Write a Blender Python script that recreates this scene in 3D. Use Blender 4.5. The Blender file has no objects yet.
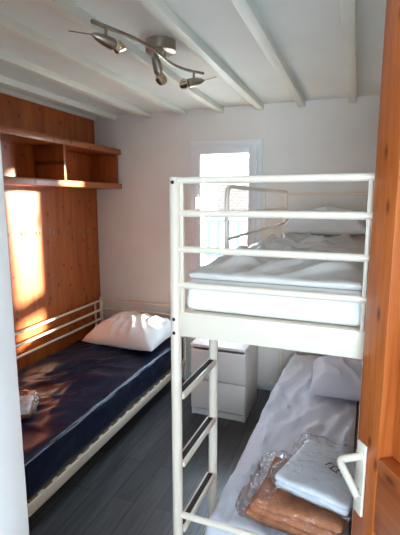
import bpy, bmesh, math, random
from mathutils import Vector, Matrix, noise
random.seed(7)
C = bpy.context.scene.collection
PI = math.pi
R = math.radians

# ------------------------------------------------------------------ camera, sky, sun, exposure
EYE = 1.62
cam = bpy.data.objects.new('camera', bpy.data.cameras.new('camera'))
C.objects.link(cam)
cam.location = (0, 0, EYE)
cam.rotation_euler = (R(90 - 9.24), 0, R(20.2))
cam.data.sensor_fit = 'HORIZONTAL'
cam.data.sensor_width = 36
cam.data.lens = 36 * 421 / 400
cam.data.clip_start = 0.02
bpy.context.scene.camera = cam

w = bpy.data.worlds.new('sky')
bpy.context.scene.world = w
w.use_nodes = True
bg = w.node_tree.nodes['Background']
bg.inputs['Color'].default_value = (0.62, 0.82, 1.0, 1)
bg.inputs['Strength'].default_value = 9.5

SUN_EL = 6.5
sun = bpy.data.objects.new('sun', bpy.data.lights.new('sun', 'SUN'))
C.objects.link(sun)
sun.data.energy = 34
sun.data.color = (1.0, 0.84, 0.60)
sun.data.angle = R(4)
_sd = Vector((-0.8 * math.cos(R(SUN_EL)), -0.6 * math.cos(R(SUN_EL)), -math.sin(R(SUN_EL))))
sun.rotation_euler = _sd.to_track_quat('-Z', 'Y').to_euler()
sun.location = (4, 8, 4)


def portal(name, loc, rot, sx, sy):           # guides sky sampling through an opening; emits nothing of its own
    l = bpy.data.lights.new(name, 'AREA')
    l.shape = 'RECTANGLE'
    l.size, l.size_y = sx, sy
    l.cycles.is_portal = True
    o = bpy.data.objects.new(name, l)
    C.objects.link(o)
    o.location, o.rotation_euler = loc, rot
    return o


portal('window_portal', (-1.04, 3.50, 1.33), (R(-90), 0, 0), 0.6, 1.5)
portal('hall_portal', (0.35, -1.78, 1.45), (R(90), 0, 0), 1.5, 1.2)

vs = bpy.context.scene.view_settings
vs.view_transform = 'Standard'
vs.look = 'None'
vs.gamma = 1
vs.use_curve_mapping = False
vs.exposure = 1.32
cy = bpy.context.scene.cycles
cy.max_bounces = 12
cy.diffuse_bounces = 8
cy.transparent_max_bounces = 16
cy.sample_clamp_indirect = 8
cy.caustics_reflective = False

# ------------------------------------------------------------------ helpers


def new_mat(name):
    m = bpy.data.materials.new(name)
    m.use_nodes = True
    nt = m.node_tree
    return m, nt, nt.nodes['Principled BSDF']


def plain(name, col, rough=0.5, metal=0.0, noise_scale=0, noise_amt=0.06, bump=0.0, bump_scale=60, stretch=(1, 1, 1), coat=0):
    m, nt, b = new_mat(name)
    b.inputs['Base Color'].default_value = (*col, 1)
    b.inputs['Roughness'].default_value = rough
    b.inputs['Metallic'].default_value = metal
    b.inputs['Coat Weight'].default_value = coat
    tc = nt.nodes.new('ShaderNodeTexCoord')
    mp = nt.nodes.new('ShaderNodeMapping')
    mp.inputs['Scale'].default_value = stretch
    nt.links.new(tc.outputs['Object'], mp.inputs['Vector'])
    if noise_scale:
        n = nt.nodes.new('ShaderNodeTexNoise')
        n.inputs['Scale'].default_value = noise_scale
        n.inputs['Detail'].default_value = 4
        nt.links.new(mp.outputs[0], n.inputs['Vector'])
        r = nt.nodes.new('ShaderNodeValToRGB')
        r.color_ramp.elements[0].position = 0.3
        r.color_ramp.elements[1].position = 0.7
        r.color_ramp.elements[0].color = (*[c * (1 - noise_amt) for c in col], 1)
        r.color_ramp.elements[1].color = (*[min(1, c * (1 + noise_amt)) for c in col], 1)
        nt.links.new(n.outputs['Fac'], r.inputs[0])
        nt.links.new(r.outputs[0], b.inputs['Base Color'])
    if bump:
        n2 = nt.nodes.new('ShaderNodeTexNoise')
        n2.inputs['Scale'].default_value = bump_scale
        n2.inputs['Detail'].default_value = 3
        nt.links.new(mp.outputs[0], n2.inputs['Vector'])
        bp = nt.nodes.new('ShaderNodeBump')
        bp.inputs['Strength'].default_value = bump
        bp.inputs['Distance'].default_value = 0.01
        nt.links.new(n2.outputs['Fac'], bp.inputs['Height'])
        nt.links.new(bp.outputs[0], b.inputs['Normal'])
    return m


def wood(name, dark, light, stretch=(14, 14, 1.2), knots=(0, 6.0, 5.0), krot=(0, R(90), 0), rough=0.38, scale=1.0, knot_col=None):
    m, nt, b = new_mat(name)
    L = nt.links
    tc = nt.nodes.new('ShaderNodeTexCoord')
    mp = nt.nodes.new('ShaderNodeMapping')
    mp.inputs['Scale'].default_value = [s * scale for s in stretch]
    L.new(tc.outputs['Object'], mp.inputs['Vector'])
    n = nt.nodes.new('ShaderNodeTexNoise')
    n.inputs['Scale'].default_value = 2.2
    n.inputs['Detail'].default_value = 6
    n.inputs['Distortion'].default_value = 0.7
    L.new(mp.outputs[0], n.inputs['Vector'])
    r = nt.nodes.new('ShaderNodeValToRGB')
    r.color_ramp.elements[0].position = 0.28
    r.color_ramp.elements[1].position = 0.72
    r.color_ramp.elements[0].color = (*dark, 1)
    r.color_ramp.elements[1].color = (*light, 1)
    L.new(n.outputs['Fac'], r.inputs[0])
    col = r.outputs[0]
    if knots:
        mp2 = nt.nodes.new('ShaderNodeMapping')
        mp2.inputs['Scale'].default_value = knots
        mp2.inputs['Rotation'].default_value = krot
        L.new(tc.outputs['Object'], mp2.inputs['Vector'])
        v = nt.nodes.new('ShaderNodeTexVoronoi')
        v.voronoi_dimensions = '2D'
        v.inputs['Scale'].default_value = 1.0
        L.new(mp2.outputs[0], v.inputs['Vector'])
        r2 = nt.nodes.new('ShaderNodeValToRGB')
        r2.color_ramp.elements[0].position = 0.03
        r2.color_ramp.elements[1].position = 0.11
        r2.color_ramp.elements[0].color = (1, 1, 1, 1)
        r2.color_ramp.elements[1].color = (0, 0, 0, 1)
        L.new(v.outputs['Distance'], r2.inputs[0])
        mx = nt.nodes.new('ShaderNodeMix')
        mx.data_type = 'RGBA'
        kc = knot_col or tuple(c * 0.35 for c in dark)
        L.new(r2.outputs[0], mx.inputs[0])
        L.new(col, mx.inputs[6])
        mx.inputs[7].default_value = (*kc, 1)
        col = mx.outputs[2]
    L.new(col, b.inputs['Base Color'])
    b.inputs['Roughness'].default_value = rough
    bp = nt.nodes.new('ShaderNodeBump')
    bp.inputs['Strength'].default_value = 0.12
    bp.inputs['Distance'].default_value = 0.004
    L.new(n.outputs['Fac'], bp.inputs['Height'])
    L.new(bp.outputs[0], b.inputs['Normal'])
    return m


def glass_mat(name, gloss_rough=0.02, base=0.06, tint=(1, 1, 1), bump=0, bump_scale=30, rim=0.5):
    m = bpy.data.materials.new(name)
    m.use_nodes = True
    nt = m.node_tree
    nt.nodes.clear()
    L = nt.links
    out = nt.nodes.new('ShaderNodeOutputMaterial')
    mix = nt.nodes.new('ShaderNodeMixShader')
    tr = nt.nodes.new('ShaderNodeBsdfTransparent')
    tr.inputs[0].default_value = (*tint, 1)
    gl = nt.nodes.new('ShaderNodeBsdfGlossy')
    gl.inputs['Roughness'].default_value = gloss_rough
    lw = nt.nodes.new('ShaderNodeLayerWeight')
    lw.inputs['Blend'].default_value = 0.25
    ma = nt.nodes.new('ShaderNodeMath')
    ma.operation = 'MULTIPLY_ADD'
    L.new(lw.outputs['Fresnel'], ma.inputs[0])
    ma.inputs[1].default_value = rim
    ma.inputs[2].default_value = base
    L.new(ma.outputs[0], mix.inputs[0])
    L.new(tr.outputs[0], mix.inputs[1])
    L.new(gl.outputs[0], mix.inputs[2])
    L.new(mix.outputs[0], out.inputs[0])
    if bump:
        tc = nt.nodes.new('ShaderNodeTexCoord')
        n = nt.nodes.new('ShaderNodeTexNoise')
        n.inputs['Scale'].default_value = bump_scale
        n.inputs['Detail'].default_value = 3
        L.new(tc.outputs['Object'], n.inputs['Vector'])
        bp = nt.nodes.new('ShaderNodeBump')
        bp.inputs['Strength'].default_value = bump
        bp.inputs['Distance'].default_value = 0.02
        L.new(n.outputs['Fac'], bp.inputs['Height'])
        L.new(bp.outputs[0], gl.inputs['Normal'])
        L.new(bp.outputs[0], lw.inputs['Normal'])
    return m


def add_box(bm, x0, x1, y0, y1, z0, z1, bevel=0.0, seg=2, mat=None):
    g = bmesh.ops.create_cube(bm, size=1)
    vs_ = g['verts']
    for v in vs_:
        v.co = Vector(((x0 + x1) / 2 + v.co.x * (x1 - x0), (y0 + y1) / 2 + v.co.y * (y1 - y0), (z0 + z1) / 2 + v.co.z * (z1 - z0)))
    if mat is not None:
        bmesh.ops.transform(bm, matrix=mat, verts=vs_)
    if bevel:
        es = {e for v in vs_ for e in v.link_edges}
        bmesh.ops.bevel(bm, geom=list(es), offset=bevel, segments=seg, affect='EDGES', profile=0.5)


def box(x0, x1, y0, y1, z0, z1, bevel=0.0, seg=2):
    bm = bmesh.new()
    add_box(bm, x0, x1, y0, y1, z0, z1, bevel, seg)
    return bm


def add_tube(bm, pts, r, n=12, cap=True):
    pts = [Vector(p) for p in pts]
    rs = r if isinstance(r, (list, tuple)) else [r] * len(pts)
    rings = []
    up = None
    for i, p in enumerate(pts):
        if i == 0:
            t = (pts[1] - p)
        elif i == len(pts) - 1:
            t = (p - pts[i - 1])
        else:
            t = (pts[i + 1] - p).normalized() + (p - pts[i - 1]).normalized()
        t.normalize()
        if up is None:
            a = Vector((0, 0, 1)) if abs(t.z) < 0.9 else Vector((1, 0, 0))
            up = (a - t * a.dot(t)).normalized()
        else:
            up = (up - t * up.dot(t)).normalized()
        s = t.cross(up)
        rings.append([bm.verts.new(p + (up * math.cos(2 * PI * k / n) + s * math.sin(2 * PI * k / n)) * rs[i]) for k in range(n)])
    for a, b in zip(rings, rings[1:]):
        for k in range(n):
            bm.faces.new((a[k], a[(k + 1) % n], b[(k + 1) % n], b[k]))
    if cap:
        bm.faces.new(list(reversed(rings[0])))
        bm.faces.new(rings[-1])


def tube(pts, r, n=12):
    bm = bmesh.new()
    add_tube(bm, pts, r, n)
    return bm


def round_path(pts, rad=0.04, seg=6):
    """polyline with its inner corners rounded"""
    pts = [Vector(p) for p in pts]
    out = [pts[0]]
    for i in range(1, len(pts) - 1):
        a, b, c = pts[i - 1], pts[i], pts[i + 1]
        d1, d2 = (a - b).normalized(), (c - b).normalized()
        p0, p1 = b + d1 * rad, b + d2 * rad
        for k in range(seg + 1):
            t = k / seg
            out.append(p0 * (1 - t) ** 2 + b * 2 * t * (1 - t) + p1 * t * t)
    out.append(pts[-1])
    return out


def soft_box(hx, hy, hz, r, step, disp=None):
    """a box of even quads with rounded edges, then pushed about by disp(co)"""
    bm = bmesh.new()
    nx, ny, nz = (max(2, int(2 * h / step)) for h in (hx, hy, max(hz, step)))
    nz = max(nz, 5)

    def grid(f, na, nb):
        vv = [[bm.verts.new(f(-1 + 2 * i / na, -1 + 2 * j / nb)) for j in range(nb + 1)] for i in range(na + 1)]
        for i in range(na):
            for j in range(nb):
                bm.faces.new((vv[i][j], vv[i + 1][j], vv[i + 1][j + 1], vv[i][j + 1]))
    for s in (-1, 1):
        grid(lambda a, b: Vector((a * hx, b * hy, s * hz)), nx, ny)
        grid(lambda a, b: Vector((a * hx, s * hy, b * hz)), nx, nz)
        grid(lambda a, b: Vector((s * hx, a * hy, b * hz)), ny, nz)
    bmesh.ops.remove_doubles(bm, verts=bm.verts, dist=1e-5)
    for v in bm.verts:
        p = v.co
        q = Vector((max(-hx + r, min(hx - r, p.x)), max(-hy + r, min(hy - r, p.y)), max(-hz + r, min(hz - r, p.z))))
        d = p - q
        if d.length > 1e-6:
            v.co = q + d.normalized() * r
    if disp:
        for v in bm.verts:
            v.co = v.co + disp(v.co.copy())
    bmesh.ops.recalc_face_normals(bm, faces=bm.faces)
    return bm


def pillow_bm(hx, hy, t, seed=0, n=44, wr=0.012, sag=0.35):
    bm = bmesh.new()

    def prof(u, v):
        return max(0.0, (1 - abs(u) ** 2.6) * (1 - abs(v) ** 2.6)) ** 0.52
    grids = []
    for s in (-1, 1):
        vv = []
        for i in range(n + 1):
            row = []
            for j in range(n + 1):
                u, v = -1 + 2 * i / n, -1 + 2 * j / n
                k = prof(u, v)
                x = hx * u * (1 - 0.07 * (1 - v * v) ** 1 * 0 - 0.06 * (1 - abs(v)) * abs(u) ** 3)
                y = hy * v * (1 - 0.06 * (1 - abs(u)) * abs(v) ** 3)
                z = s * t * k * (1 if s > 0 else sag)
                q = Vector((x * 6 + seed, y * 6, s * 3))
                f = noise.noise(q) * 0.6 + noise.noise(q * 2.3) * 0.5
                rid = (1 - abs(noise.noise(Vector((x * 9 + y * 5 + seed, y * 4 - x * 3, 5.0))))) ** 4
                z += s * wr * (f + rid * 0.9) * min(1, k * 1.6) * (1 if s > 0 else 0.2)
                row.append(bm.verts.new((x, y, z)))
            vv.append(row)
        grids.append(vv)
        for i in range(n):
            for j in range(n):
                fc = (vv[i][j], vv[i + 1][j], vv[i + 1][j + 1], vv[i][j + 1])
                bm.faces.new(fc if s > 0 else tuple(reversed(fc)))
    bmesh.ops.remove_doubles(bm, verts=bm.verts, dist=1e-5)
    return bm


def obj(name, bm, m, parent=None, smooth=True, angle=40, loc=None, rot=None):
    me = bpy.data.meshes.new(name)
    bmesh.ops.recalc_face_normals(bm, faces=bm.faces)
    bm.to_mesh(me)
    bm.free()
    if smooth:
        for p in me.polygons:
            p.use_smooth = True
        me.set_sharp_from_angle(angle=R(angle))
    me.materials.append(m)
    o = bpy.data.objects.new(name, me)
    C.objects.link(o)
    if parent is not None:
        o.parent = parent
    if loc is not None:
        o.location = loc
    if rot is not None:
        o.rotation_euler = rot
    return o


def thing(name, label, cat, loc=(0, 0, 0), rotz=0.0, group=None):
    o = bpy.data.objects.new(name, None)
    o.empty_display_size = 0.05
    C.objects.link(o)
    o.location = loc
    o.rotation_euler = (0, 0, rotz)
    o['label'] = label
    o['category'] = cat
    if group:
        o['group'] = group
    return o


def tag(o, label, cat, group=None):
    o['label'] = label
    o['category'] = cat
    if group:
        o['group'] = group
    return o


def struct(name, bm, m, parent=None, smooth=False, label=None):
    o = obj(name, bm, m, parent, smooth=smooth)
    if parent is None:
        o['kind'] = 'structure'
    if label:
        o['label'] = label
    return o


# ------------------------------------------------------------------ materials
M_wall = plain('wall_paint', (0.78, 0.745, 0.69), 0.75, noise_scale=2.5, noise_amt=0.04, bump=0.12, bump_scale=90)
M_ceil = plain('ceiling_paint', (0.76, 0.775, 0.735), 0.7, noise_scale=3, noise_amt=0.03, bump=0.06, bump_scale=60)
M_beam = plain('beam_paint', (0.78, 0.78, 0.70), 0.5, noise_scale=4, noise_amt=0.04)
M_trim = plain('white_trim_paint', (0.74, 0.75, 0.76), 0.5, noise_scale=5, noise_amt=0.03)
M_pvc = plain('white_plastic_frame', (0.80, 0.80, 0.80), 0.35, noise_scale=4, noise_amt=0.02)
M_metal = plain('cream_white_enamel', (0.83, 0.725, 0.60), 0.3, noise_scale=3, noise_amt=0.02, coat=0.15)
M_strip = plain('dark_tread_strip', (0.03, 0.025, 0.022), 0.9, noise_scale=80, noise_amt=0.3)
M_bolt = plain('black_bolt', (0.06, 0.06, 0.06), 0.35, metal=0.6)
M_nickel = plain('brushed_nickel', (0.42, 0.38, 0.32), 0.32, metal=1.0, noise_scale=40, noise_amt=0.1)
M_bulb = plain('halogen_reflector', (0.75, 0.68, 0.5), 0.12, metal=1.0)
M_chest = plain('white_laminate', (0.86, 0.80, 0.745), 0.4, noise_scale=3, noise_amt=0.02)
M_sheet = plain('white_cotton', (0.80, 0.785, 0.77), 0.85, noise_scale=6, noise_amt=0.02, bump=0.25, bump_scale=22)
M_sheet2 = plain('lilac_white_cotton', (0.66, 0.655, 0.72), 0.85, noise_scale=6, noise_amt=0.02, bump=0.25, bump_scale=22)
M_satin = plain('shiny_white_cover', (0.64, 0.59, 0.55), 0.42, noise_scale=6, noise_amt=0.03, bump=0.3, bump_scale=18)
M_mat = plain('white_mattress_ticking', (0.86, 0.86, 0.84), 0.8, bump=0.15, bump_scale=120)
M_vinyl = plain('navy_vinyl', (0.009, 0.014, 0.036), 0.30, noise_scale=5, noise_amt=0.15, bump=0.35, bump_scale=14)
M_vinyl.node_tree.nodes['Principled BSDF'].inputs['Specular IOR Level'].default_value = 0.27
M_pipe = plain('blue_grey_piping', (0.20, 0.23, 0.30), 0.5)
M_brown = plain('rust_brown_fleece', (0.52, 0.19, 0.085), 0.95, noise_scale=30, noise_amt=0.25, bump=0.4, bump_scale=150)
M_slat = wood('pale_slat_wood', (0.15, 0.095, 0.05), (0.24, 0.16, 0.09), (1.2, 14, 14), knots=False)
M_wallwood = wood('varnished_plywood', (0.32, 0.065, 0.011), (0.50, 0.135, 0.024), (7, 7, 0.9), rough=0.36, knots=(0, 6.5, 5.0), knot_col=(0.17, 0.035, 0.008))
M_shelf = wood('varnished_shelf_pine', (0.25, 0.058, 0.013), (0.40, 0.11, 0.026), (14, 1.2, 14), rough=0.35)
M_door = wood('varnished_door_pine', (0.36, 0.075, 0.014), (0.56, 0.155, 0.033), (22, 22, 1.1), rough=0.32, knots=(11, 0, 4.2), krot=(R(90), 0, 0), knot_col=(0.15, 0.03, 0.008))
M_doorh = wood('varnished_rail_pine', (0.34, 0.07, 0.014), (0.52, 0.145, 0.033), (1.1, 22, 22), rough=0.32, knots=(3.2, 0, 8), krot=(R(90), 0, 0), knot_col=(0.15, 0.03, 0.008))
M_plast = plain('cream_plastic_handle', (0.80, 0.755, 0.64), 0.3)
M_hook = plain('brass_hook', (0.40, 0.24, 0.18), 0.4, metal=0.3)
M_film = glass_mat('clear_plastic_film', 0.10, 0.035, bump=1.0, bump_scale=34, rim=0.55)
M_bag = glass_mat('crumpled_plastic', 0.10, 0.16, bump=1.0, bump_scale=40, rim=0.6)
M_pane = glass_mat('window_glass', 0.01, 0.03, rim=0.4)
M_ink = plain('black_ink', (0.02, 0.02, 0.025), 0.6)
M_paper = plain('white_paper', (0.84, 0.85, 0.90), 0.6, noise_scale=8, noise_amt=0.02)


def floor_mat():
    m, nt, b = new_mat('grey_oak_laminate')
    L = nt.links
    tc = nt.nodes.new('ShaderNodeTexCoord')
    mp = nt.nodes.new('ShaderNodeMapping')
    mp.inputs['Rotation'].default_value = (0, 0, R(90))
    L.new(tc.outputs['Object'], mp.inputs['Vector'])
    br = nt.nodes.new('ShaderNodeTexBrick')
    br.offset = 0.37
    br.inputs['Color1'].default_value = (0.048, 0.050, 0.054, 1)
    br.inputs['Color2'].default_value = (0.105, 0.107, 0.112, 1)
    br.inputs['Mortar'].default_value = (0.034, 0.035, 0.038, 1)
    br.inputs['Scale'].default_value = 1.0
    br.inputs['Mortar Size'].default_value = 0.003
    br.inputs['Brick Width'].default_value = 0.9
    br.inputs['Row Height'].default_value = 0.13
    L.new(mp.outputs[0], br.inputs['Vector'])
    mp2 = nt.nodes.new('ShaderNodeMapping')
    mp2.inputs['Scale'].default_value = (22, 1.6, 1)
    L.new(tc.outputs['Object'], mp2.inputs['Vector'])
    n = nt.nodes.new('ShaderNodeTexNoise')
    n.inputs['Scale'].default_value = 2
    n.inputs['Detail'].default_value = 6
    L.new(mp2.outputs[0], n.inputs['Vector'])
    r = nt.nodes.new('ShaderNodeValToRGB')
    r.color_ramp.elements[0].position = 0.3
    r.color_ramp.elements[0].color = (0.6, 0.6, 0.6, 1)
    r.color_ramp.elements[1].position = 0.7
    r.color_ramp.elements[1].color = (1.2, 1.2, 1.2, 1)
    L.new(n.outputs['Fac'], r.inputs[0])
    mx = nt.nodes.new('ShaderNodeMix')
    mx.data_type = 'RGBA'
    mx.blend_type = 'MULTIPLY'
    mx.inputs[0].default_value = 1
    L.new(br.outputs['Color'], mx.inputs[6])
    L.new(r.outputs[0], mx.inputs[7])
    L.new(mx.outputs[2], b.inputs['Base Color'])
    b.inputs['Roughness'].default_value = 0.38
    return m


def brick_mat():
    m, nt, b = new_mat('pale_brick')
    tc = nt.nodes.new('ShaderNodeTexCoord')
    mp = nt.nodes.new('ShaderNodeMapping')
    mp.inputs['Rotation'].default_value = (R(90), 0, 0)
    nt.links.new(tc.outputs['Object'], mp.inputs['Vector'])
    br = nt.nodes.new('ShaderNodeTexBrick')
    br.inputs['Color1'].default_value = (0.068, 0.044, 0.030, 1)
    br.inputs['Color2'].default_value = (0.060, 0.036, 0.025, 1)
    br.inputs['Mortar'].default_value = (0.11, 0.10, 0.09, 1)
    br.inputs['Scale'].default_value = 4
    nt.links.new(mp.outputs[0], br.inputs['Vector'])
    nt.links.new(br.outputs['Color'], b.inputs['Base Color'])
    b.inputs['Roughness'].default_value = 0.9
    return m


M_floor = floor_mat()
M_brick = brick_mat()

# ------------------------------------------------------------------ room shell
XL, XR, YF, ZC = -2.275, 0.50, 3.40, 2.35
WX0, WX1, WZ0, WZ1 = -1.34, -0.72, 0.57, 2.09          # window opening in the far wall

struct('floor', box(XL - 0.1, 1.5, -1.9, YF + 0.12, -0.1, 0), M_floor)
struct('ceiling', box(XL - 0.1, XR + 0.1, 0.37, YF + 0.12, ZC, ZC + 0.1), M_ceil)
struct('wall_left', box(XL - 0.1, XL, 0.37, YF + 0.12, 0, ZC), M_wallwood)
struct('wall_right', box(XR, XR + 0.1, 0.37, YF + 0.12, 0, ZC), M_wall)
bm = bmesh.new()
add_box(bm, XL, WX0, YF, YF + 0.12, 0, ZC)
add_box(bm, WX1, XR, YF, YF + 0.12, 0, ZC)
add_box(bm, WX0, WX1, YF, YF + 0.12, 0, WZ0)
add_box(bm, WX0, WX1, YF, YF + 0.12, WZ1, ZC)
struct('wall_far', bm, M_wall)
bm = bmesh.new()
add_box(bm, XL, -0.49, 0.38, 0.46, 0, ZC)
add_box(bm, -0.49, 0.49, 0.38, 0.46, 2.28, ZC)
struct('wall_back', bm, M_wall)
# the hall the photographer stands in, with a window opening added behind for light
struct('wall_hall_left', box(-1.4, -1.3, -1.8, 0.38, 0, ZC), M_wall)
struct('wall_hall_right', box(1.3, 1.4, -1.8, 0.38, 0, ZC), M_wall)
struct('wall_hall_front', box(0.50, 1.3, 0.38, 0.46, 0, ZC), M_wall)
bm = bmesh.new()
add_box(bm, -1.4, -0.40, -1.9, -1.8, 0, ZC)
add_box(bm, 1.1, 1.4, -1.9, -1.8, 0, ZC)
add_box(bm, -0.40, 1.1, -1.9, -1.8, 0, 0.85)
add_box(bm, -0.40, 1.1, -1.9, -1.8, 2.05, ZC)
struct('wall_hall_back', bm, M_wall)
struct('ceiling_hall', box(-1.4, 1.4, -1.9, 0.37, ZC, ZC + 0.1), M_ceil)
# doorway lining: the white post at the photo's left edge
bm = bmesh.new()
add_box(bm, -0.495, -0.470, 0.365, 0.475, 0, 2.27, 0.003)
add_box(bm, -0.56, -0.488, 0.352, 0.382, 0, 2.31, 0.003)
add_box(bm, -0.495, 0.49, 0.365, 0.475, 2.252, 2.28, 0.002)
struct('trim_1', bm, M_trim, smooth=True)
# ceiling beams
for i, x in enumerate((-2.06, -1.72, -1.395, -1.07, -0.745, -0.43, -0.07, 0.27)):
    struct('trim_%d' % (i + 2), box(x - 0.026, x + 0.026, 0.47, YF - 0.002, ZC - 0.042, ZC, 0.003), M_beam, smooth=True)
struct('trim_10', box(XL, XL + 0.02, 0.47, YF, ZC - 0.03, ZC - 0.0005, 0.002), M_beam, smooth=True)
struct('trim_11', box(WX1 + 0.005, WX1 + 0.03, YF - 0.004, YF, WZ1 + 0.02, ZC - 0.045), M_wall)
struct('baseboard_far', box(-2.2, XR, YF - 0.014, YF, 0, 0.07, 0.004), M_trim, smooth=True)

# window_1: white plastic casement with a tall pane above a rail and a lower pane
win = bpy.data.objects.new('window_1', None)
C.objects.link(win)
win['kind'] = 'structure'
win['label'] = 'white framed window behind the bunk bed with blown out daylight'


def frame_bm(x0, x1, z0, z1, y0, y1, wd, bev=0.006, mid=None, bars=None):
    b = bmesh.new()
    add_box(b, x0, x0 + wd, y0, y1, z0, z1, bev)
    add_box(b, x1 - wd, x1, y0, y1, z0, z1, bev)
    add_box(b, x0 + wd - 0.004, x1 - wd + 0.004, y0 + 0.001, y1 - 0.001, z1 - wd, z1, bev)
    add_box(b, x0 + wd - 0.004, x1 - wd + 0.004, y0 + 0.001, y1 - 0.001, z0, z0 + wd, bev)
    if mid:
        add_box(b, x0 + wd - 0.004, x1 - wd + 0.004, y0 + 0.001, y1 - 0.001, mid[0], mid[1], bev)
    return b


obj('window_frame', frame_bm(WX0, WX1, WZ0, WZ1, YF - 0.012, YF + 0.09, 0.045), M_pvc, win)
obj('window_sash', frame_bm(WX0 + 0.038, WX1 - 0.042, WZ0 + 0.03, WZ1 - 0.04, YF - 0.026, YF + 0.05, 0.068, 0.01, mid=(0.90, 1.05)), M_pvc, win)
pn = obj('window_pane', box(WX0 + 0.10, WX1 - 0.10, YF + 0.02, YF + 0.026, 1.04, WZ1 - 0.10), M_pane, win)
pn = obj('window_pane', box(WX0 + 0.10, WX1 - 0.10, YF + 0.02, YF + 0.026, WZ0 + 0.09, 0.91), M_pane, win)
bm = bmesh.new()
add_box(bm, WX0 + 0.060, WX0 + 0.085, YF - 0.036, YF - 0.026, 1.56, 1.66, 0.003)
add_tube(bm, [(WX0 + 0.0725, YF - 0.03, 1.62), (WX0 + 0.0725, YF - 0.07, 1.62)], 0.009)
add_box(bm, WX0 + 0.06, WX0 + 0.085, YF - 0.082, YF - 0.066, 1.54, 1.635, 0.006)
obj('window_handle', bm, M_pvc, win)
bm = bmesh.new()
for z in (1.88, 0.75):
    add_tube(bm, [(WX1 - 0.038, YF - 0.028, z - 0.04), (WX1 - 0.038, YF - 0.028, z + 0.04)], 0.009)
obj('window_hinge', bm, M_pvc, win)

# outside
struct('ground', box(-14, 8, YF + 0.2, 16, -0.6, -0.5), plain('pale_gravel', (0.5, 0.47, 0.42), 0.9, noise_scale=20, noise_amt=0.2))
nb = thing('neighbour_house', 'pale house with a brick patch seen far off through the window', 'house', (-3.2, 9.0, -0.5))
obj('wall', box(-1.6, 1.6, 0.0, 3.0, 0, 2.9), plain('white_render', (0.8, 0.8, 0.8), 0.9), nb, smooth=False)
obj('brick_panel', box(0.32, 1.05, -0.06, -0.005, 1.75, 2.55), M_brick, nb, smooth=False)
obj('roof', box(-1.8, 1.8, -0.3, 3.2, 2.905, 3.05, 0.02), plain('pale_roof', (0.55, 0.5, 0.48), 0.9), nb)
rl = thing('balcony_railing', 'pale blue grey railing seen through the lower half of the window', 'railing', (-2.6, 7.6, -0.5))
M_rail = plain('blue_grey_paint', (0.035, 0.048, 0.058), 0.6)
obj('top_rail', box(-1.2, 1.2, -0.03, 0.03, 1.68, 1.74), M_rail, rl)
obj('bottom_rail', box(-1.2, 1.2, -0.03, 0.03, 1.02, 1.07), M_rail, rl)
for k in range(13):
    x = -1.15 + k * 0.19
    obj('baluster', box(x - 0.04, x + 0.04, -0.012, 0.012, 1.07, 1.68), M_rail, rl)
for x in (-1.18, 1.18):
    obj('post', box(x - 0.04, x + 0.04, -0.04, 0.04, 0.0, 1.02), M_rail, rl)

# ------------------------------------------------------------------ door at the right, standing open
DL = 0.80
dd = Vector((-0.5165, 0.856, 0)).normalized()
door = bpy.data.objects.new('door_1', None)
C.objects.link(door)
door['kind'] = 'structure'
door['label'] = 'varnished orange pine door standing open at the right edge'
# local frame: +x runs from the free edge to the hinge, +y is the visible face's normal
dn = Vector((-0.856, -0.5165, 0)).normalized()
door.matrix_world = Matrix(((-dd.x, dn.x, 0, 0.039), (-dd.y, dn.y, 0, 1.209), (0, 0, 1, 0), (0, 0, 0, 1)))
TH = 0.055
obj('stile', box(0, 0.098, -TH, 0, 0.02, 2.24, 0.004), M_door, door)
obj('stile', box(DL - 0.1, DL, -TH, 0, 0.02, 2.24, 0.004), M_door, door)
obj('rail', box(0.0985, DL - 0.1005, -TH, -0.0015, 0.72, 0.94, 0.004), M_doorh, door)
obj('rail', box(0.0985, DL - 0.1005, -TH, -0.0015, 2.12, 2.24, 0.004), M_doorh, door)
obj('rail', box(0.0985, DL - 0.1005, -TH, -0.0015, 0.02, 0.20, 0.004), M_doorh, door)
obj('panel', box(0.099, DL - 0.101, -TH + 0.002, -0.042, 0.941, 2.119), M_door, door)
obj('panel', box(0.099, DL - 0.101, -TH + 0.002, -0.042, 0.201, 0.719), M_door, door)
dh = obj('door_handle', box(0.014, 0.054, 0.0, 0.009, 0.725, 0.945, 0.004, 3), M_plast, door)
dh['label'] = 'cream plastic handle on its long plate'
bm = bmesh.new()
add_tube(bm, round_path([(0.034, 0.009, 0.905), (0.034, 0.074, 0.902), (0.126, 0.068, 0.852)], 0.016, 5), 0.0105, 14)
lv = obj('lever', bm, M_plast, dh)
bm = bmesh.new()
add_tube(bm, [(0.034, 0.009, 0.905), (0.034, 0.013, 0.905)], 0.017, 18)
obj('collar', bm, M_plast, dh)
bm = bmesh.new()
add_tube(bm, [(0.034, 0.0085, 0.80), (0.034, 0.0098, 0.80)], 0.005, 12)
add_box(bm, 0.032, 0.036, 0.0085, 0.0096, 0.785, 0.80)
obj('keyhole', bm, M_bolt, dh)

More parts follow.
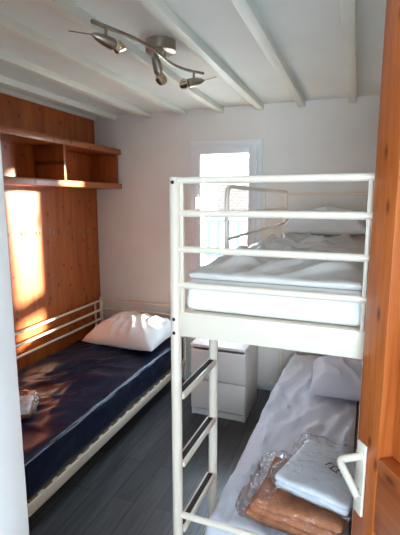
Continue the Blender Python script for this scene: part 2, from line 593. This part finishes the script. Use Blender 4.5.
# ------------------------------------------------------------------ shelf and hooks on the wood wall
sh = thing('wall_shelf', 'varnished pine shelf box with open cubbies high on the wood wall', 'shelf', (-2.27, 2.5, 1.71))
SY0, SY1 = 1.45 - 2.5, 3.394 - 2.5
obj('top_board', box(0, 0.27, SY0, SY1, 0.298, 0.344, 0.003), M_shelf, sh)
obj('bottom_board', box(0, 0.27, SY0, SY1, 0.0, 0.046, 0.003), M_shelf, sh)
M_shelfv = wood('varnished_divider_pine', (0.25, 0.058, 0.013), (0.40, 0.11, 0.026), (14, 14, 1.2), rough=0.35)
obj('divider', box(0.002, 0.262, 0.100, 0.128, 0.0465, 0.2975, 0.002), M_shelfv, sh)
obj('end_panel', box(0.002, 0.255, 0.835, 0.863, 0.0465, 0.2975, 0.002), M_shelfv, sh)
obj('end_panel', box(0.002, 0.262, SY0 + 0.01, SY0 + 0.038, 0.0465, 0.2975, 0.002), M_shelfv, sh)

names = ['leftmost coat hook on the wood wall, in the bright patch', 'second coat hook from the left on the wood wall',
         'third coat hook from the left, upper of the close pair', 'fourth coat hook from the left, set just below its neighbour',
         'fifth coat hook from the left on the wood wall', 'sixth coat hook from the left on the wood wall',
         'rightmost coat hook on the wood wall, nearest the far wall corner']
for lb, (y, z) in zip(names, ((2.434, 1.372), (2.589, 1.365), (2.724, 1.364), (2.775, 1.343), (2.949, 1.362), (3.099, 1.348), (3.232, 1.34))):
    bm = bmesh.new()
    add_box(bm, 0, 0.004, -0.008, 0.008, -0.018, 0.018, 0.0015)
    add_tube(bm, round_path([(0.003, 0, 0.006), (0.028, 0, 0.002), (0.032, 0, 0.022)], 0.008, 4), 0.0035, 8)
    add_tube(bm, round_path([(0.003, 0, -0.006), (0.022, 0, -0.018), (0.024, 0, -0.002)], 0.006, 4), 0.003, 8)
    tag(obj('coat_hook', bm, M_hook, loc=(XL, y, z)), lb, 'hook', 'coat hooks on the wood wall')

# ------------------------------------------------------------------ left bed
bed = thing('single_bed', 'cream white tubular metal single bed along the wood wall', 'bed', (-1.80, 2.38, 0))
BX0, BX1, BY0, BY1 = -2.235 + 1.80, -1.36 + 1.80, 1.355 - 2.38, 3.345 - 2.38
for (x, y, h) in ((BX0, BY0, 0.70), (BX1 - 0.015, BY0, 0.35), (BX0, BY1, 0.70), (BX1 - 0.015, BY1, 0.70)):
    b = bmesh.new()
    add_tube(b, [(x, y, 0.0), (x, y, h - 0.008), (x, y, h)], [0.017, 0.017, 0.011], 14)
    obj('post', b, M_metal, bed)
for z in (0.675, 0.595):
    obj('headboard_rail', tube([(BX0 + 0.015, BY1, z), (BX1 - 0.03, BY1, z)], 0.0125), M_metal, bed)
for z in (0.668, 0.578, 0.49):
    obj('side_rail', tube([(BX0, BY0 + 0.015, z), (BX0, BY1 - 0.015, z)], 0.0105), M_metal, bed)
obj('rail_upright', tube([(BX0, BY1 - 0.10, 0.20), (BX0, BY1 - 0.10, 0.66)], 0.0095), M_metal, bed)
obj('frame_rail', box(BX1 - 0.03, BX1, BY0 + 0.02, BY1 - 0.02, 0.143, 0.20, 0.004), M_metal, bed)
obj('frame_rail', box(BX0 - 0.01, BX0 + 0.02, BY0 + 0.02, BY1 - 0.02, 0.143, 0.20, 0.004), M_metal, bed)
obj('frame_rail', box(BX0 + 0.02, BX1 - 0.03, BY0 - 0.01, BY0 + 0.02, 0.143, 0.20, 0.004), M_metal, bed)
obj('frame_rail', box(BX0 + 0.02, BX1 - 0.03, BY1 - 0.02, BY1 + 0.01, 0.143, 0.20, 0.004), M_metal, bed)
for k in range(18):
    y = BY0 + 0.07 + k * 0.105
    obj('slat', box(BX0 + 0.0, BX1 - 0.012, y - 0.03, y + 0.03, 0.2005, 0.2075, 0.001), M_slat, bed)


def crease(x, y, ang, across, along, seed, sharp=5):
    """long thin folds running along the direction ang"""
    c, sn = math.cos(R(ang)), math.sin(R(ang))
    u, v = x * c + y * sn, -x * sn + y * c
    wv = noise.noise(Vector((x * 3.1 + seed, y * 3.1, seed))) * 0.10
    n = noise.noise(Vector(((v + wv) * across, u * along, seed)))
    return (1 - abs(n)) ** sharp


def navy(co):
    q = Vector((co.x * 5, co.y * 3.2, 0.3))
    x, y = co.x, co.y
    if co.z > 0:
        g = math.sin(PI * min(1, max(0.12, (x + 0.41) / 0.82)))
        z = noise.noise(q) * 0.007 + noise.noise(q * 2.4) * 0.004
        z += 0.020 * crease(x, y, 62, 7, 1.6, 7.0, 7) * g + 0.017 * crease(x, y, 40, 6, 1.2, 17.0, 8) * g
        z += 0.010 * crease(x, y, 100, 10, 2.2, 27.0, 6) * g
    else:
        z = 0
    side = noise.noise(Vector((y * 6, co.z * 14, 2))) * 0.005 if x > 0.37 else 0
    return Vector((side, 0, z))


MX, MY = -1.788, 2.347
mt = obj('mattress', soft_box(0.412, 0.970, 0.101, 0.022, 0.018, navy), M_vinyl, loc=(MX, MY, 0.3095), angle=80)
tag(mt, 'navy vinyl covered mattress on the single bed', 'mattress')


def pip(x, y0, y1, z):
    return tube([(x + 0.002 * math.sin(k * 1.3), y0 + (y1 - y0) * k / 30, z + 0.003 * math.sin(k * 0.9)) for k in range(31)], 0.0042, 8)


obj('piping', pip(0.408, -0.955, 0.955, 0.088), M_pipe, mt)

pl = obj('pillow', pillow_bm(0.335, 0.26, 0.15, seed=3, wr=0.022), M_sheet, loc=(-1.72, 3.03, 0.486), rot=(R(4), R(-1), R(-4)), angle=80)
tag(pl, 'plump white pillow at the head of the navy mattress', 'pillow')

# ------------------------------------------------------------------ bunk bed
BA = R(-1.5)
BO = Vector((-0.567, 1.30, 0))
BW, BL = 0.628, 2.035
bunk = thing('bunk_bed', 'cream white tubular metal bunk bed with ladder in front of the window', 'bunk bed', BO, BA)


def bw(x, y, z=0):
    return BO + Matrix.Rotation(BA, 3, 'Z') @ Vector((x, y, z))


PT = 1.692
for (x, y) in ((0, 0), (BW, 0), (0, BL), (BW, BL)):
    b = bmesh.new()
    rr = 0.019 if y == 0 else 0.015
    hh = PT if y == 0 else 1.672
    add_tube(b, [(x, y, 0.0), (x, y, hh - 0.006), (x, y, hh - 0.001), (x, y, hh)], [rr, rr, rr * 0.85, rr * 0.5], 20)
    p = obj('post', b, M_metal, bunk)
    if (x, y) == (0, 0):
        for z in (1.682 - 0.008, 1.212, 1.163):
            b = bmesh.new()
            add_tube(b, [(0, -0.0185, z), (0, -0.0215, z)], [0.0065, 0.0055], 14)
            add_tube(b, [(0, -0.0214, z), (0, -0.0222, z)], 0.0035, 6)
            obj('bolt', b, M_bolt, p)
for x in (0.026, BW - 0.026):
    obj('frame_strip', box(x - 0.006, x + 0.006, -0.008, 0.008, 1.15, 1.685, 0.003), M_metal, bunk)
for z in (1.680, 1.573, 1.453, 1.331):
    obj('end_rail', tube([(0.015, 0, z), (BW - 0.015, 0, z)], 0.0118, 14), M_metal, bunk)
obj('end_beam', box(0.017, BW - 0.017, -0.012, 0.012, 1.152, 1.239, 0.005), M_metal, bunk)
obj('end_beam', box(0.014, BW - 0.014, BL - 0.012, BL + 0.012, 1.152, 1.239, 0.005), M_metal, bunk)
for z in (1.660, 1.52, 1.38):
    obj('headboard_rail', tube([(0.012, BL, z), (BW - 0.012, BL, z)], 0.0105), M_metal, bunk)
for x in (0, BW):
    obj('side_beam', box(x - 0.012, x + 0.012, 0.016, BL - 0.014, 1.165, 1.232, 0.004), M_metal, bunk)
    xi = 0.04 if x == 0 else BW - 0.04
    obj('lower_side_beam', box(xi - 0.012, xi + 0.012, 0.0, BL, 0.125, 0.154, 0.004), M_metal, bunk)
obj('guard_rail', tube(round_path([(0, 0.556, 1.20), (0, 0.556, 1.675), (0, BL - 0.01, 1.675)], 0.055, 8), 0.0105), M_metal, bunk)
for z in (1.553, 1.437):
    obj('guard_rail', tube([(0, 0.556, z), (0, BL - 0.01, z)], 0.0085), M_metal, bunk)
obj('guard_upright', tube([(0, 1.30, 1.20), (0, 1.30, 1.675)], 0.0075), M_metal, bunk)
obj('ladder_upright', tube([(0, 0.385, 0), (0, 0.385, 1.17)], 0.0200, 18), M_metal, bunk)
for z in (0.915, 0.645, 0.372, 0.10):
    b = bmesh.new()
    add_box(b, -0.022, 0.022, 0.016, 0.368, z - 0.012, z + 0.012, 0.007, 3)
    rg = obj('rung', b, M_metal, bunk)
    obj('tread_strip', box(-0.0105, 0.0105, 0.03, 0.355, z + 0.0115, z + 0.0145, 0.001), M_strip, rg)
obj('foot_rail', tube([(0.015, 0, 0.452), (BW - 0.015, 0, 0.452)], 0.0118, 14), M_metal, bunk)
obj('foot_rail', tube([(0.015, 0, 0.17), (BW - 0.015, 0, 0.17)], 0.0118, 14), M_metal, bunk)
obj('bed_base', box(0.013, BW - 0.013, 0.03, BL - 0.03, 1.205, 1.232), M_metal, bunk)
obj('bed_base', box(0.013, BW - 0.013, 0.03, BL - 0.03, 0.155, 0.185), M_slat, bunk)


# upper mattress and its crumpled cover
def upmat(co):
    f = noise.noise(Vector((co.x * 4, co.y * 4, co.z * 30))) * 0.004
    hb = math.sin((co.z + 0.054) / 0.108 * PI * 2.0) * 0.004
    return Vector((0, -(f + hb) if co.y < -0.9 else 0, 0))


um = obj('mattress', soft_box(0.292, 0.975, 0.054, 0.02, 0.018, upmat), M_mat, loc=bw(BW / 2, 1.01, 1.2875), rot=(0, 0, BA), angle=80)
obj('piping', tube([(-0.285 + 0.57 * k / 24, -0.972 - 0.003 * math.sin(k), 0.043 + 0.002 * math.sin(k * 1.7)) for k in range(25)], 0.007, 10), M_mat, um)
tag(um, 'thick white mattress on the upper bunk', 'mattress')


def cover(co):
    x, y = co.x, co.y
    if co.z < -0.002:
        return Vector((0, 0, 0))
    q = Vector((x * 4, y * 4, 1.0))
    f = noise.noise(q) * 0.014 + noise.noise(q * 2.2) * 0.010
    cr = 0.034 * crease(x, y, 40, 8, 1.3, 3.0, 6) + 0.030 * crease(x, y, 68, 9, 1.6, 13.0, 7) + 0.020 * crease(x, y, 25, 9, 2, 23.0, 5) + 0.008 * crease(x, y, 110, 14, 4, 33.0, 5)
    edge = min(1, max(0, (0.955 - abs(y)) * 6)) * min(1, max(0.2, (0.296 - abs(x)) * 10))
    near = 1.0 if y < 0.2 else max(0.12, 1.0 - (y - 0.2) * 3)
    front = 0.010 * crease(x, 0.3, 90, 9, 1, 43.0, 3) if y < -0.9 else 0
    return Vector((0, -front * 0.3, edge * near * (max(-0.006, f) + cr) + front * 0.5))


uc = obj('bed_cover', soft_box(0.296, 0.955, 0.011, 0.010, 0.014, cover), M_satin, loc=bw(BW / 2, 1.012, 1.3530), rot=(0, 0, BA), angle=80)
tag(uc, 'crumpled shiny white cover spread over the upper bunk mattress', 'bed cover')
up = obj('pillow', pillow_bm(0.275, 0.20, 0.115, seed=11, wr=0.02), M_sheet, loc=bw(BW / 2 + 0.01, 1.765, 1.428), rot=(R(6), 0, BA), angle=80)
tag(up, 'white pillow on the upper bunk against the headboard', 'pillow')


# lower mattress under its white sheet, hem flaring down the open side
def lowmat(co):
    d = Vector((0, 0, 0))
    x, y = co.x, co.y
    if co.z > 0:
        d.z += noise.noise(Vector((x * 4, y * 3, 8))) * 0.006
        d.z += 0.024 * crease(x, y, 80, 9, 0.8, 4.0, 4) + 0.016 * crease(x, y, 98, 13, 1.2, 14.0, 5) + 0.010 * crease(x, y, 60, 14, 3, 24.0, 5) - 0.016
    if x < -0.2:
        t = max(0, (0.1 - co.z) / 0.2)
        d.x -= t * (0.040 + 0.014 * noise.noise(Vector((y * 7, 1, 1)))) * min(1, (-0.2 - x) * 20)
    return d


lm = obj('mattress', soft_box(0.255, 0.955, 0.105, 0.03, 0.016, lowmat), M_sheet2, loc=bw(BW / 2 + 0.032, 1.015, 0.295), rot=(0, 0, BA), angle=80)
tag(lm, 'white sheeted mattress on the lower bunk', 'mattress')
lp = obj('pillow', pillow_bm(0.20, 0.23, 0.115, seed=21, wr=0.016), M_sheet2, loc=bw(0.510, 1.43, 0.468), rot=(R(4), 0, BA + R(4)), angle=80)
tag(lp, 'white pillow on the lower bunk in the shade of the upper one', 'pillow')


# ------------------------------------------------------------------ packed bedding
def fold(hx, hy, hz, seed):
    def dsp(co):
        q = Vector((co.x * 9 + seed, co.y * 9, co.z * 20))
        return Vector((noise.noise(q) * 0.006, noise.noise(q + Vector((5, 0, 0))) * 0.006, noise.noise(q + Vector((0, 7, 0))) * 0.005))
    return soft_box(hx, hy, hz, hz * 0.95, 0.014, dsp)


def film(hx, hy, hz, seed):
    def dsp(co):
        q = Vector((co.x * 11 + seed, co.y * 11, co.z * 14))
        f = noise.noise(q) * 0.010 + noise.noise(q * 2.5) * 0.008 + 0.014 * (1 - abs(noise.noise(q * 1.6 + Vector((9, 2, 4))))) ** 6
        n = Vector((co.x / hx, co.y / hy, co.z / hz)).normalized()
        if co.z < -hz * 0.5:
            return Vector((0, 0, 0))
        return n * (f + 0.006)
    return soft_box(hx, hy, hz, min(hz * 0.8, 0.03), 0.010, dsp)


ZM = 0.425
pk = thing('folded_blanket', 'rust brown folded blanket in clear plastic at the foot of the lower bunk', 'blanket', bw(0.420, 0.225, ZM), BA - R(6))
for k in range(3):
    obj('fold_layer', fold(0.172 - 0.005 * k, 0.155, 0.0150, k * 7.0), M_brown, pk, loc=(0.006 * k, 0.006 * k, 0.018 + k * 0.031), rot=(R(0.8 * (k - 1)), R(-0.8 * (k - 1)), R(2.5 * (k - 1))), angle=80)
obj('plastic_bag', film(0.186, 0.168, 0.053, 3.0), M_film, pk, loc=(0, 0.004, 0.054), angle=80)

ws = thing('folded_sheets', 'folded white sheets in a clear plastic bag on the rust brown blanket', 'bedding', bw(0.500, 0.262, ZM + 0.121), BA + R(-14))
ws.rotation_euler = (R(-3), R(2), BA + R(-14))
for k in range(2):
    obj('sheet_layer', fold(0.135, 0.165, 0.012, 30 + k * 9.0), M_paper, ws, loc=(0, 0, 0.016 + k * 0.022), angle=80)
bm = bmesh.new()
for (x, y, l, a) in ((0.030, 0.050, 0.030, 70), (0.040, 0.060, 0.018, 10), (0.052, 0.040, 0.026, 80), (0.062, 0.052, 0.014, 30),
                     (0.075, 0.034, 0.024, 75), (0.088, 0.036, 0.016, -20), (0.098, 0.022, 0.022, 70), (0.060, 0.020, 0.04, -25)):
    add_box(bm, -l / 2, l / 2, -0.002, 0.002, 0.0, 0.0008, mat=Matrix.Translation((x - 0.03, y - 0.02, 0.0545)) @ Matrix.Rotation(R(a), 4, 'Z'))
obj('handwriting', bm, M_ink, ws, smooth=False)
obj('plastic_bag', film(0.148, 0.178, 0.034, 17.0), M_film, ws, loc=(0, 0, 0.036), angle=80)

pk2 = thing('folded_blanket', 'clear plastic pack of folded bedding on the navy mattress beside the door post', 'blanket', (-1.77, 1.70, 0.430), R(35))
for k in range(2):
    obj('fold_layer', fold(0.125 - 0.004 * k, 0.10, 0.013, 50 + k * 7.0), M_brown if k == 0 else M_paper, pk2, loc=(0, 0, 0.016 + k * 0.024), angle=80)
obj('plastic_bag', film(0.140, 0.112, 0.034, 61.0), M_bag, pk2, loc=(0, 0, 0.038), angle=80)

# ------------------------------------------------------------------ chest of drawers
ch = thing('chest_of_drawers', 'small white two drawer chest under the window between the beds', 'chest of drawers', (-0.888, 2.985, 0))
bm = bmesh.new()
add_box(bm, -0.21, -0.192, -0.185, 0.20, 0, 0.545, 0.0015)
add_box(bm, 0.192, 0.21, -0.185, 0.20, 0, 0.545, 0.0015)
add_box(bm, -0.192, 0.192, 0.18, 0.195, 0.03, 0.545)
add_box(bm, -0.192, 0.192, -0.16, 0.18, 0.045, 0.06)
obj('carcass', bm, M_chest, ch)
obj('top_panel', box(-0.21, 0.21, -0.21, 0.20, 0.5455, 0.567, 0.002), M_chest, ch)
for z0, z1 in ((0.068, 0.291), (0.298, 0.528)):
    dr = obj('drawer', box(-0.207, 0.207, -0.205, -0.187, z0, z1, 0.003), M_chest, ch)
    obj('finger_lip', box(-0.19, 0.19, -0.187, -0.160, z1 - 0.03, z1 - 0.018, 0.002), M_chest, dr)
obj('plinth', box(-0.191, 0.191, -0.175, -0.16, 0.0, 0.044), M_chest, ch)

# ------------------------------------------------------------------ ceiling spotlight
sp = thing('ceiling_spotlight', 'brushed nickel ceiling light with three spots on a wavy bar', 'ceiling light', (-0.905, 1.925, ZC))
SX, SYY = -0.905, 1.925
bm = bmesh.new()
add_tube(bm, [(0, 0, 0), (0, 0, -0.046), (0, 0, -0.050)], [0.072, 0.072, 0.066], 40)
obj('canopy', bm, M_nickel, sp)
BZ = 2.275
pts_w = [(-0.965, 1.455), (-0.945, 1.52), (-0.925, 1.58), (-0.905, 1.65), (-0.890, 1.72), (-0.885, 1.80), (-0.889, 1.88), (-0.893, 1.96), (-0.889, 2.04),
         (-0.872, 2.11), (-0.845, 2.165), (-0.800, 2.225)]
obj('wavy_bar', tube([(x - SX, y - SYY, BZ - ZC) for x, y in pts_w], 0.0085, 12), M_nickel, sp)
bm = bmesh.new()
add_tube(bm, [(0.012, 0.0, -0.049), (0.012, 0.0, BZ - ZC)], 0.012, 14)
obj('canopy_stem', bm, M_nickel, sp)


def spot(px, py, stem, direction, lever):
    """a stem under the bar, then a bullet head pointing along direction, a bare bulb rim at its mouth"""
    o = Vector((px - SX, py - SYY, BZ - ZC))
    s = obj('lamp_stem', tube([o, o + Vector((0, 0, -stem))], 0.006, 10), M_nickel, sp)
    d = Vector(direction).normalized()
    c = o + Vector((0, 0, -stem - 0.010))
    prof = [(-0.062, 0.002), (-0.055, 0.008), (-0.040, 0.015), (-0.015, 0.0205), (0.010, 0.0225), (0.028, 0.023), (0.030, 0.018), (0.034, 0.018)]
    h = bmesh.new()
    add_tube(h, [c + d * a for a, r in prof], [r for a, r in prof], 20)
    hd = obj('lamp_head', h, M_nickel, sp)
    h = bmesh.new()
    prof = [(0.034, 0.014), (0.040, 0.020), (0.052, 0.0265), (0.056, 0.027), (0.055, 0.0245), (0.048, 0.018), (0.042, 0.010)]
    add_tube(h, [c + d * a for a, r in prof], [r for a, r in prof], 20, cap=True)
    rf = obj('bulb_reflector', h, M_bulb, hd)
    if lever:
        obj('aiming_rod', tube([c - d * 0.055, c - d * 0.055 + Vector(lever)], 0.0018, 6), M_nickel, hd)


spot(-0.944, 1.517, 0.042, (0.5, 0.85, -0.2), (-0.09, -0.03, 0.015))
spot(-0.892, 1.86, 0.045, (0.22, 0.2, -0.92), None)
spot(-0.835, 2.175, 0.042, (-0.6, -0.55, -0.2), (0.075, 0.0, 0.012))
